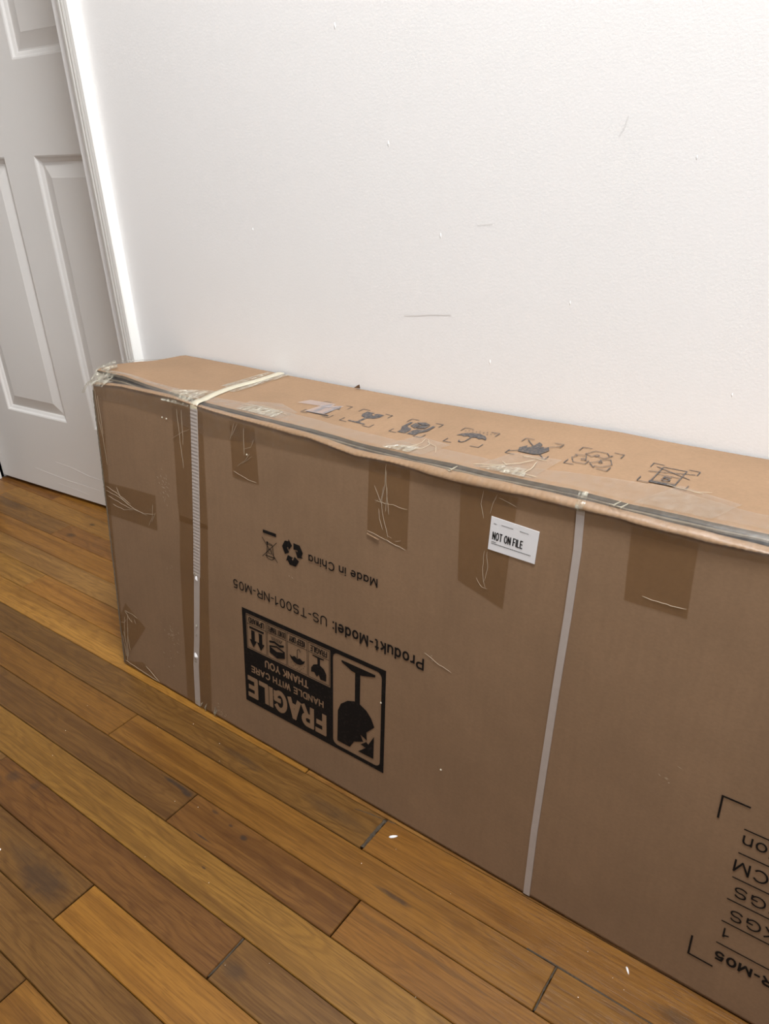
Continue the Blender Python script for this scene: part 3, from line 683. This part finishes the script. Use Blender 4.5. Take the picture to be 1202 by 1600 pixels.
top_tape([on_top(-.2, .002), on_top(-.13, .002), on_top(-.115, .045), on_top(-.175, .060)], [[on_top(-.186, .055), on_top(-.17, .052), on_top(-.15, .050)], [on_top(-.16, .050), on_top(-.145, .057)]])
quad_tape('packing_tape', [(-.685, .7116), (-.6775, .7290), (-.6350, .7330), (-.6330, .7180)], M_PALE, .0013, box, TP, label='pale torn strip of tape over the arrow print')
quad_tape('packing_tape', [(-.652, .6885), (-.648, .7180), (-.620, .7310), (-.6215, .6920)], M_PALE, .0014, box, TP, label='second pale torn strip of tape over the arrow print')
# bright flecks of tape along the rim
for s, z in ((-.39, .4965), (-.3925, .4945), (-.213, .5), (-.206, .4995)):
    y = fy(s, z) + .006; q = MB(); q.tube([(s - .005, y, z), (s, y - .003, z + .001), (s + .005, y + .002, z + .004)], .0009, 4)
    q.build('tape_fleck', M_STRAP2, box)
# torn paper lifted off the back edge
q = MB(); q.add([(-.664, .808, .498), (-.654, .809, .498), (-.650, .803, .506), (-.656, .806, .503)], [(0, 1, 2, 3)]); q.add([(-.664, .8075, .498), (-.654, .8085, .498), (-.650, .8025, .506), (-.656, .8055, .503)], [(0, 3, 2, 1)])
q.build('torn_paper', M_CARD, box)

# scuffs on the front panel
def scuffs(c, rx, ry, n, seed, ang=.9):
    rr = random.Random(seed); q = MB()
    for i in range(n):
        s = c[0] + rr.gauss(0, rx * .5); z = c[1] + rr.gauss(0, ry * .5); l = rr.uniform(.002, .006); w = rr.uniform(.0002, .0005); a = rr.gauss(-.5, .35)
        dx, dz = math.cos(a) * l, math.sin(a) * l; nx_, nz_ = -math.sin(a) * w, math.cos(a) * w
        q.add([FR(s, z, .0005), FR(s + dx/2 + nx_, z + dz/2 + nz_, .0005), FR(s + dx, z + dz, .0005), FR(s + dx/2 - nx_, z + dz/2 - nz_, .0005)], [(0, 1, 2, 3)])
    q.build('scuff_mark', M_CREASE, box, kind='stuff')
scuffs((-.885, .365), .015, .03, 34, 1); scuffs((-.893, .115), .018, .02, 34, 2); scuffs((-.79, .02), .016, .012, 14, 6); scuffs((-.885, .232), .02, .01, 3, 4); scuffs((-.90, .06), .02, .02, 6, 5)
scuffs((-.405, .262), .02, .006, 2, 8); scuffs((-.625, .30), .01, .004, 2, 9); scuffs((-.115, .245), .018, .012, 5, 10)
for s, z in ((-.872, .472), (-.8625, .4715), (-.70, .452), (-.472, .172), (-.378, .117)):
    q = MB(); q.add([FR(s, z, .002)] + [FR(s + .0016 * math.cos(a), z + .0016 * math.sin(a), .0003) for a in [math.pi * j / 3 for j in range(6)]], [(0, 1 + j, 1 + (j + 1) % 6) for j in range(6)])
    q.build('tape_bubble_glint', M_STRAP2, box)
for s in (-.832, -.822, -.80, -.797):
    q = MB(); q.tube([FR(s, .001, .0012), FR(s + .001, .008, .003), FR(s + .003, .014 + .006 * hsh(s), .001)], .0012, 4)
    q.build('tape_fleck', M_MILK, box)
creases(box, [[(-.41, .2695), (-.392, .2625), (-.372, .258)]], .0003)

# ------------------------------------------------------------------ printing
class Print:
    def __init__(self, surf, off): self.q = MB(); self.n = 0; self.fn = lambda x, y: surf(x, y, off + self.n * 2.5e-6)
    def poly(self, pts, holes=()):
        loops = [[Vector((x, y, 0)) for x, y in pts]] + [[Vector((x, y, 0)) for x, y in h] for h in holes]
        self.n += 1; allp = [p for l in loops for p in l]; tri = tessellate_polygon(loops)
        self.q.add([self.fn(p.x, p.y) for p in allp], [tuple(t) for t in tri]); return self
    def rect(self, x0, y0, x1, y1): return self.poly([(x0, y0), (x1, y0), (x1, y1), (x0, y1)])
    def line(self, pts, w, closed=False):
        if closed: pts = list(pts) + [pts[0]]
        for a, c in zip(pts[:-1], pts[1:]):
            dx, dy = c[0]-a[0], c[1]-a[1]; l = math.hypot(dx, dy) or 1; nx_, ny_ = -dy/l*w/2, dx/l*w/2; ex, ey = dx/l*w*.35, dy/l*w*.35
            self.poly([(a[0]+nx_-ex, a[1]+ny_-ey), (a[0]-nx_-ex, a[1]-ny_-ey), (c[0]-nx_+ex, c[1]-ny_+ey), (c[0]+nx_+ex, c[1]+ny_+ey)])
        return self
    def disc(self, x, y, r, n=8): return self.poly([(x + r*math.cos(2*math.pi*j/n), y + r*math.sin(2*math.pi*j/n)) for j in range(n)])
    def out(self, name, m, parent=box, **k): return self.q.build(name, m, parent, **k)

def arc(cx, cy, rx, ry, a0, a1, n=10):
    return [(cx + rx * math.cos(math.radians(a0 + (a1 - a0) * i / n)), cy + ry * math.sin(math.radians(a0 + (a1 - a0) * i / n))) for i in range(n + 1)]
def ell(cx, cy, rx, ry): return arc(cx, cy, rx, ry, 0, 360, 18)
XH = .72
GLYPH = {
 'A': (.66, [[(0, 0), (.33, 1), (.66, 0)], [(.11, .33), (.55, .33)]]), 'C': (.68, [arc(.36, .5, .36, .5, 42, 318, 16)]),
 'D': (.64, [[(0, 0), (0, 1), (.3, 1)] + arc(.3, .5, .34, .5, 90, -90) + [(0, 0)]]), 'E': (.54, [[(.54, 1), (0, 1), (0, 0), (.54, 0)], [(0, .52), (.49, .52)]]),
 'F': (.52, [[(.52, 1), (0, 1), (0, 0)], [(0, .5), (.45, .5)]]), 'G': (.72, [arc(.37, .5, .37, .5, 42, 335, 16) + [(.70, .46), (.42, .46)], [(.70, .46), (.70, .06)]]),
 'H': (.60, [[(0, 0), (0, 1)], [(.6, 0), (.6, 1)], [(0, .52), (.6, .52)]]), 'I': (.0, [[(0, 0), (0, 1)]]), 'K': (.58, [[(0, 0), (0, 1)], [(.56, 1), (0, .38)], [(.2, .6), (.58, 0)]]),
 'L': (.48, [[(0, 1), (0, 0), (.48, 0)]]), 'M': (.74, [[(0, 0), (0, 1), (.37, .05), (.74, 1), (.74, 0)]]), 'N': (.6, [[(0, 0), (0, 1), (.6, 0), (.6, 1)]]),
 'O': (.74, [ell(.37, .5, .37, .5)]), 'P': (.58, [[(0, 0), (0, 1), (.33, 1)] + arc(.33, .735, .25, .265, 90, -90) + [(0, .47)]]),
 'R': (.6, [[(0, 0), (0, 1), (.33, 1)] + arc(.33, .745, .25, .255, 90, -90) + [(0, .49)], [(.33, .49), (.6, 0)]]),
 'S': (.6, [arc(.3, .745, .27, .255, 25, 250, 10) + arc(.3, .26, .30, .26, 75, -155, 10)]), 'T': (.62, [[(0, 1), (.62, 1)], [(.31, 1), (.31, 0)]]),
 'U': (.6, [[(0, 1), (0, .3)] + arc(.3, .3, .3, .3, 180, 360) + [(.6, 1)]]), 'W': (.92, [[(0, 1), (.23, 0), (.46, 1), (.69, 0), (.92, 1)]]), 'Y': (.64, [[(0, 1), (.32, .45), (.64, 1)], [(.32, .45), (.32, 0)]]),
 '0': (.52, [ell(.26, .5, .26, .5)]), '1': (.28, [[(0, .74), (.18, .82), (.28, 1), (.28, 0)]]), '5': (.5, [[(.46, 1), (.11, 1), (.04, .54)] + arc(.25, .325, .25, .325, 135, -150, 12)]),
 'a': (.48, [ell(.24, XH/2, .24, XH/2), [(.48, XH), (.48, 0)]]), 'd': (.48, [ell(.24, XH/2, .24, XH/2), [(.48, 1), (.48, 0)]]), 'e': (.5, [[(.02, .37), (.5, .37)] + arc(.25, .36, .25, .36, 0, 310, 14)]),
 'i': (.0, [[(0, 0), (0, XH)], [(0, .93), (0, 1)]]), 'n': (.44, [[(0, 0), (0, XH)], arc(.22, .46, .22, .26, 180, 0) + [(.44, 0)]]), 'h': (.44, [[(0, 0), (0, 1)], arc(.22, .46, .22, .26, 180, 0) + [(.44, 0)]]),
 'r': (.24, [[(0, 0), (0, XH)], arc(.24, .42, .24, .28, 180, 80, 6)]), 'o': (.5, [ell(.25, XH/2, .25, XH/2)]), 'u': (.44, [[(0, XH), (0, .26)] + arc(.22, .26, .22, .26, 180, 360), [(.44, XH), (.44, 0)]]),
 'k': (.42, [[(0, 0), (0, 1)], [(.40, XH), (0, .28)], [(.14, .43), (.42, 0)]]), 't': (.28, [[(.12, .95), (.12, .1), (.17, .01), (.28, 0)], [(0, XH), (.28, XH)]]), 'l': (.0, [[(0, 0), (0, 1)]]),
 '-': (.26, [[(0, .38), (.26, .38)]]), ':': (.0, [[(0, 0), (0, .06)], [(0, .62), (0, .68)]]), ' ': (.12, [])}
def text(body, sa, sb, zb, zt, m=M_INK, off=.0006, weight=.13, gap=.17, parent=box, name='printed_text', surf=FR, **k):
    """lettering along the face from sa to sb, baseline at zb and capital tops at zt"""
    Hh, Ww = abs(zt - zb), abs(sb - sa); t = weight * Hh
    n = len(body); W0 = sum(GLYPH[c][0] for c in body) ; spc = gap + weight * .8
    kx = (Ww - t) / (W0 + spc * (n - 1)); ds = 1 if sb > sa else -1; dz = 1 if zt > zb else -1
    pr = Print(surf, off); pen = 0.0
    for c in body:
        w, strokes = GLYPH[c]
        for st_ in strokes:
            pr.line([(sa + ds * (t / 2 + (pen + x) * kx), zb + dz * (t / 2 + y * (Hh - t))) for x, y in st_], t)
        pen += w + spc
    return pr.out(name, m, parent, **k)
text('Made in China', -.4815, -.593, .3425, .3305, weight=.15)
text('Produkt-Model:', -.410, -.5525, .2610, .2445, weight=.155)
text('US-TS001-NR-M05', -.5625, -.7393, .2622, .2482, weight=.125)

def recycle_polys(cx, cy, r, rot):
    """three chasing arrows, each folded round one corner of a triangle"""
    V = [Vector((math.cos(rot + math.radians(90 - 120 * k)), math.sin(rot + math.radians(90 - 120 * k)))) for k in range(3)]
    out = []
    for i in range(3):
        A, B, C_ = V[i-1], V[i], V[(i+1) % 3]
        d1, d2 = (B - A).normalized(), (C_ - B).normalized(); n1 = Vector((-d1.y, d1.x)); n2 = Vector((-d2.y, d2.x)); h = .225
        p0, p1, p2, p3, tip = A.lerp(B, .56), A.lerp(B, .82), B.lerp(C_, .18), B.lerp(C_, .30), B.lerp(C_, .49)
        d3 = (p2 - p1).normalized(); n3 = Vector((-d3.y, d3.x)); na = (n1 + n3).normalized(); nb_ = (n3 + n2).normalized()
        pts = [p0 + n1*h, p1 + na*h, p2 + nb_*h, p3 + n2*h, p3 + n2*h*1.75, tip, p3 - n2*h*1.75, p3 - n2*h, p2 - nb_*h, p1 - na*h, p0 - n1*h]
        out.append([(cx + r * q.x, cy + r * q.y) for q in pts])
    return out
pr = Print(FR, .0006)
for pl in recycle_polys(-.6215, .3357, .0198, math.pi): pr.poly(pl)
pr.out('recycling_print', M_INK)
pr = Print(FR, .0006)
pr.rect(-.6752, .3497, -.6506, .3543)
pr.line([(-.6770, .3425), (-.6495, .3135)], .0009).line([(-.6775, .3150), (-.6500, .3415)], .0009)
pr.line([(-.6695, .3180), (-.6675, .3350), (-.6580, .3350), (-.6560, .3180)], .0010, True)
pr.line([(-.6715, .3180), (-.6545, .3180)], .0013).line([(-.6700, .3165), (-.6665, .3140), (-.6600, .3138), (-.6560, .3165)], .0009)
pr.disc(-.6675, .3372, .0019); pr.line([(-.6660, .3225), (-.6600, .3225), (-.6600, .3285), (-.6660, .3285)], .0007, True); pr.line([(-.6672, .3372), (-.6580, .3365)], .0008)
pr.out('crossed_bin_print', M_INK)

# the FRAGILE label, printed upside down
def rounded(x0, y0, x1, y1, r, n=5):
    pts = []
    for cx, cy, a0 in ((x1-r, y1-r, 0), (x0+r, y1-r, 90), (x0+r, y0+r, 180), (x1-r, y0+r, 270)):
        for j in range(n + 1):
            a = math.radians(a0 + 90 * j / n); pts.append((cx + r*math.cos(a), cy + r*math.sin(a)))
    return pts
# black with the openings cut through to the cardboard
pr = Print(FR, .0005)
gl0, gl1, gz0, gz1 = -.5522, -.4715, .0717, .2153
ir0, ir1, iz0, iz1 = -.7168, -.5570, .1580, .2150
pr.poly([(-.7245, .0657), (-.4652, .0657), (-.4652, .2216), (-.7245, .2216)], [rounded(gl0, gz0, gl1, gz1, .008)[::-1], [(ir0, iz0), (ir0, iz1), (ir1, iz1), (ir1, iz0)]])
lab = pr.out('fragile_label', M_INK, label='upside-down black FRAGILE handling label printed on the front')
pr = Print(FR, .0006)
pr.poly([(-.5374, .2088), (-.4818, .2088), (-.4818, .2055), (-.5020, .1992), (-.5060, .1985), (-.5062, .152), (-.5145, .152), (-.5145, .1985), (-.5200, .1992), (-.5374, .2060)])
pr.poly([(-.5446, .0795), (-.5437, .1283), (-.5385, .1410), (-.5267, .1510), (-.5149, .1552), (-.5060, .1545), (-.4951, .1495), (-.487, .1412), (-.4815, .1300), (-.4945, .1161), (-.4935, .1040), (-.5049, .1080), (-.4995, .0990), (-.5154, .0915), (-.5225, .0795)])
pr.poly([(-.4822, .080), (-.5080, .0795), (-.4950, .0915), (-.5040, .0925), (-.4945, .1010), (-.4910, .0985), (-.4818, .1150)])
pr.out('broken_glass_print', M_INK, lab)
text('FRAGILE', -.5640, -.7197, .1115, .0755, M_CARD, .0008, .215, .16, lab)
text('HANDLE WITH CARE', -.569, -.710, .1313, .1200, M_CARD, .0008, .19, .14, lab)
text('THANK YOU', -.5965, -.681, .1518, .1392, M_CARD, .0008, .19, .14, lab)
cells = [(-.5588, -.5960, 'FRAGILE'), (-.5985, -.6352, 'KEEP DRY'), (-.6376, -.6742, 'DO NOT TRAMPLE'), (-.6766, -.7150, 'UPWARD')]
pr = Print(FR, .0006)
for a, c, cap in cells:
    pr.line([(a, .1600), (c, .1600), (c, .2130), (a, .2130)], .0007, True).line([(a, .1992), (c, .1992)], .0007)
def cell(i):
    a, c, _ = cells[i]; return lambda u, v: (a + (c - a) * u, .1990 - .0385 * v)   # reading coordinates, u right, v up
P = cell(0)
pr.poly([P(*q) for q in [(.15, .9), (.14, .62), (.25, .45), (.44, .36), (.44, .12), (.25, .1), (.25, .05), (.8, .05), (.8, .1), (.56, .12), (.56, .36), (.75, .44), (.87, .6), (.88, .78), (.72, .74), (.6, .88), (.5, .76), (.42, .92)]])
P = cell(1)
pr.poly([P(*q) for q in [(.1, .48), (.18, .62), (.34, .72), (.5, .75), (.66, .72), (.82, .62), (.9, .48), (.77, .53), (.64, .46), (.5, .53), (.36, .46), (.23, .53)]])
pr.line([P(*q) for q in [(.5, .5), (.5, .2), (.46, .13), (.38, .12), (.34, .2)]], .0010)
for u, v in ((.2, .8), (.3, .88), (.42, .84), (.52, .93), (.62, .83), (.72, .9), (.82, .78), (.13, .7), (.36, .95)): pr.disc(*P(u, v), .0007, 6)
P = cell(2)
pr.poly([P(*q) for q in [(.1, .62), (.35, .66), (.55, .86), (.88, .62), (.88, .74), (.6, .94), (.35, .80), (.1, .76)]]) if False else None
pr.poly([P(*q) for q in [(.08, .50), (.5, .40), (.9, .50), (.9, .80), (.5, .92), (.08, .78)]], [[P(*q) for q in [(.14, .55), (.5, .47), (.84, .55), (.5, .64)]][::-1]])
pr.poly([P(*q) for q in [(.12, .32), (.35, .40), (.62, .33), (.9, .38), (.9, .30), (.62, .24), (.35, .30), (.12, .24)]])
for k in range(7): pr.line([P(.3 + .07 * k, .22), P(.22 + .095 * k, .1)], .0010)
P = cell(3)
for u in (.3, .7): pr.poly([P(*q) for q in [(u - .09, .22), (u + .09, .22), (u + .09, .62), (u + .2, .62), (u, .92), (u - .2, .62), (u - .09, .62)]])
pr.poly([P(*q) for q in [(.12, .08), (.88, .08), (.88, .16), (.12, .16)]])
pr.out('handling_icons_print', M_INK, lab)
for a, c, cap in cells:
    m_ = .0035 if len(cap) < 9 else .0012
    text(cap, a - m_, c + m_, .2108, .2015, M_INK, .0007, .15 if len(cap) < 9 else .10, .12, lab)

# shipping data printed at the right, running out of the picture
pr = Print(FR, .0006)
for z in (.2231, .1950, .1652, .1377, .1090, .0800): pr.line([(-.0465, z), (.10, z)], .0014)
pr.line([(-.0705, .2236), (-.0705, .2486), (-.0465, .2486)], .0019); pr.line([(-.069, .0715), (-.069, .0475), (-.0455, .0475)], .0019)
pr.out('ruled_lines_print', M_INK)
text('ion', -.0205, -.0462, .2170, .2030, weight=.12)
text('CM', -.0178, -.0482, .1868, .1722, weight=.12)
text('KGS', .0000, -.0425, .1568, .1438, weight=.12)
text('KGS', .0010, -.0412, .1280, .1145, weight=.12)
text('1', -.0372, -.0432, .1022, .0900, weight=.13)
text('NR-M05', .0215, -.0455, .0705, .0588, weight=.2, gap=.13)

# sticker
SQ = [(-.3373, .4232), (-.2831, .4219), (-.2813, .4573), (-.3359, .4602)]
def sq(u, v, off):
    a = [(1-u)*(1-v), u*(1-v), u*v, (1-u)*v]; return FR(sum(w*q[0] for w, q in zip(a, SQ)), sum(w*q[1] for w, q in zip(a, SQ)), off)
q = MB()
for o1 in (.0009,):
    q.add([sq(0, 0, .0003), sq(1, 0, .0003), sq(1, 1, .0003), sq(0, 1, .0003), sq(0, 0, o1), sq(1, 0, o1), sq(1, 1, o1), sq(0, 1, o1)], [(4, 5, 6, 7), (0, 1, 5, 4), (1, 2, 6, 5), (2, 3, 7, 6), (3, 0, 4, 7)])
stk = q.build('sticker', M_PAPER, box, label='white NOT ON FILE paper sticker')
SU, SV = .0545, .0362
text('NOT ON FILE', .065 * SU, .715 * SU, .33 * SV, .575 * SV, M_INK, .0011, .13, .24, stk, surf=lambda x, y, o: sq(x / SU, y / SV, o))
pr = Print(lambda x, y, o: sq(x, y, o), .0011)
rr = random.Random(2)
for x0, x1, y in ((.07, .14, .80), (.23, .48, .82), (.62, .80, .82)):
    x = x0
    while x < x1: w = rr.uniform(.008, .02); pr.rect(x, y, min(x + w, x1), y + .022); x += w + .008
for x0, x1, y in ((.06, .16, .255), (.06, .90, .205)):
    x = x0
    while x < x1: w = rr.uniform(.01, .03); pr.rect(x, y, min(x + w, x1), y + .022); x += w + .006
pr.out('fine_print', M_INK2, stk)

# handling icons on the top flap, each in four corner brackets
ICON = [(-.6558, .6862), (-.5915, .6870), (-.5165, .6890), (-.4410, .6920), (-.3615, .6932), (-.2935, .6945), (-.2143, .6900)]
IS, IH = .0463, .0498
def icon(i):
    pr = Print(TP, .0008); x0, y0 = ICON[i]
    A = .0105
    for cx, cy, sx, sy in ((x0, y0, 1, 1), (x0 + IS, y0, -1, 1), (x0 + IS, y0 + IH, -1, -1), (x0, y0 + IH, 1, -1)):
        pr.line([(cx + sx * A, cy), (cx, cy), (cx, cy + sy * A)], .0011)
    return pr, (lambda u, v: (x0 + IS * u, y0 + IH * v))
pr, P = icon(0)
for u in (.32, .68): pr.poly([P(*q) for q in [(u - .06, .2), (u + .06, .2), (u + .06, .62), (u + .17, .62), (u, .92), (u - .17, .62), (u - .06, .62)]])
pr.poly([P(*q) for q in [(.1, .08), (.9, .08), (.9, .14), (.1, .14)]]); pr.out('upward_arrows_print', M_INK2, flap)
pr, P = icon(1)
pr.poly([P(*q) for q in [(.22, .90), (.48, .90), (.44, .80), (.54, .74), (.50, .66), (.60, .76), (.52, .82), (.57, .90), (.80, .90), (.80, .70), (.72, .56), (.56, .48), (.54, .48), (.54, .16), (.78, .13), (.78, .07), (.22, .07), (.22, .13), (.46, .16), (.46, .48), (.30, .54), (.22, .68)]])
pr.out('fragile_glass_print', M_INK2, flap)
pr, P = icon(2)
pr.poly([P(*q) for q in [(.5, .93), (.72, .83), (.5, .73), (.28, .83)]]); pr.poly([P(*q) for q in [(.27, .80), (.485, .70), (.485, .46), (.27, .56)]]); pr.poly([P(*q) for q in [(.73, .80), (.515, .70), (.515, .46), (.73, .56)]])
for sg in (0, 1):
    Q = (lambda u, v: P(u, v)) if sg == 0 else (lambda u, v: P(1 - u, v))
    pr.poly([Q(*q) for q in [(.10, .78), (.18, .80), (.20, .52), (.30, .44), (.40, .42), (.47, .30), (.47, .06), (.22, .06), (.22, .22), (.10, .42)]])
pr.out('handle_with_care_print', M_INK2, flap)
pr, P = icon(3)
pr.poly([P(*q) for q in [(.08, .46), (.12, .58), (.24, .70), (.40, .76), (.5, .78), (.60, .76), (.76, .70), (.88, .58), (.92, .46), (.80, .52), (.72, .46), (.62, .53), (.5, .47), (.38, .53), (.28, .46), (.20, .52)]])
pr.line([P(*q) for q in [(.5, .5), (.5, .2), (.45, .13), (.37, .13), (.33, .2)]], .0017)
for k in range(12): pr.line([P(.12 + .07 * k, .80 + .06 * (k % 3)), P(.13 + .07 * k, .835 + .06 * (k % 3))], .0010)
pr.out('keep_dry_print', M_INK2, flap)
pr, P = icon(4)
pr.poly([P(*q) for q in [(.22, .20), (.14, .42), (.26, .60), (.30, .48), (.40, .62), (.42, .90), (.56, .78), (.58, .60), (.64, .68), (.70, .58), (.76, .70), (.86, .52), (.78, .26), (.66, .18)]])
pr.line([P(.02, .12), P(.98, .86)], .0012); pr.line([P(.12, .90), P(.92, .08)], .0012)
pr.out('no_fire_print', M_INK2, flap)
pr, P = icon(5)
cx, cy = P(.5, .5)
for pl in recycle_polys(cx, cy - .002, .0235, 0): pr.line(pl, .0010, True)
pr.out('recycling_outline_print', M_INK2, flap)
pr, P = icon(6)
pr.line([P(*q) for q in [(.25, .12), (.75, .12), (.75, .90), (.25, .90)]], .0013, True); pr.poly([P(*q) for q in [(.22, .04), (.78, .04), (.78, .12), (.22, .12)]])
pr.line([P(.12, .86), P(.92, .52)], .0011); pr.line([P(.05, .55), P(.95, .80)], .0011); pr.line([P(.25, .5), P(.75, .5)], .0009); pr.line([P(.25, .18), P(.75, .18)], .0007)
pr.out('stacking_limit_print', M_INK2, flap)
x0, y0 = ICON[6]
text('5', x0 + IS * .40, x0 + IS * .60, y0 + IH * .21, y0 + IH * .46, M_INK2, .0012, .15, parent=flap, surf=TP)
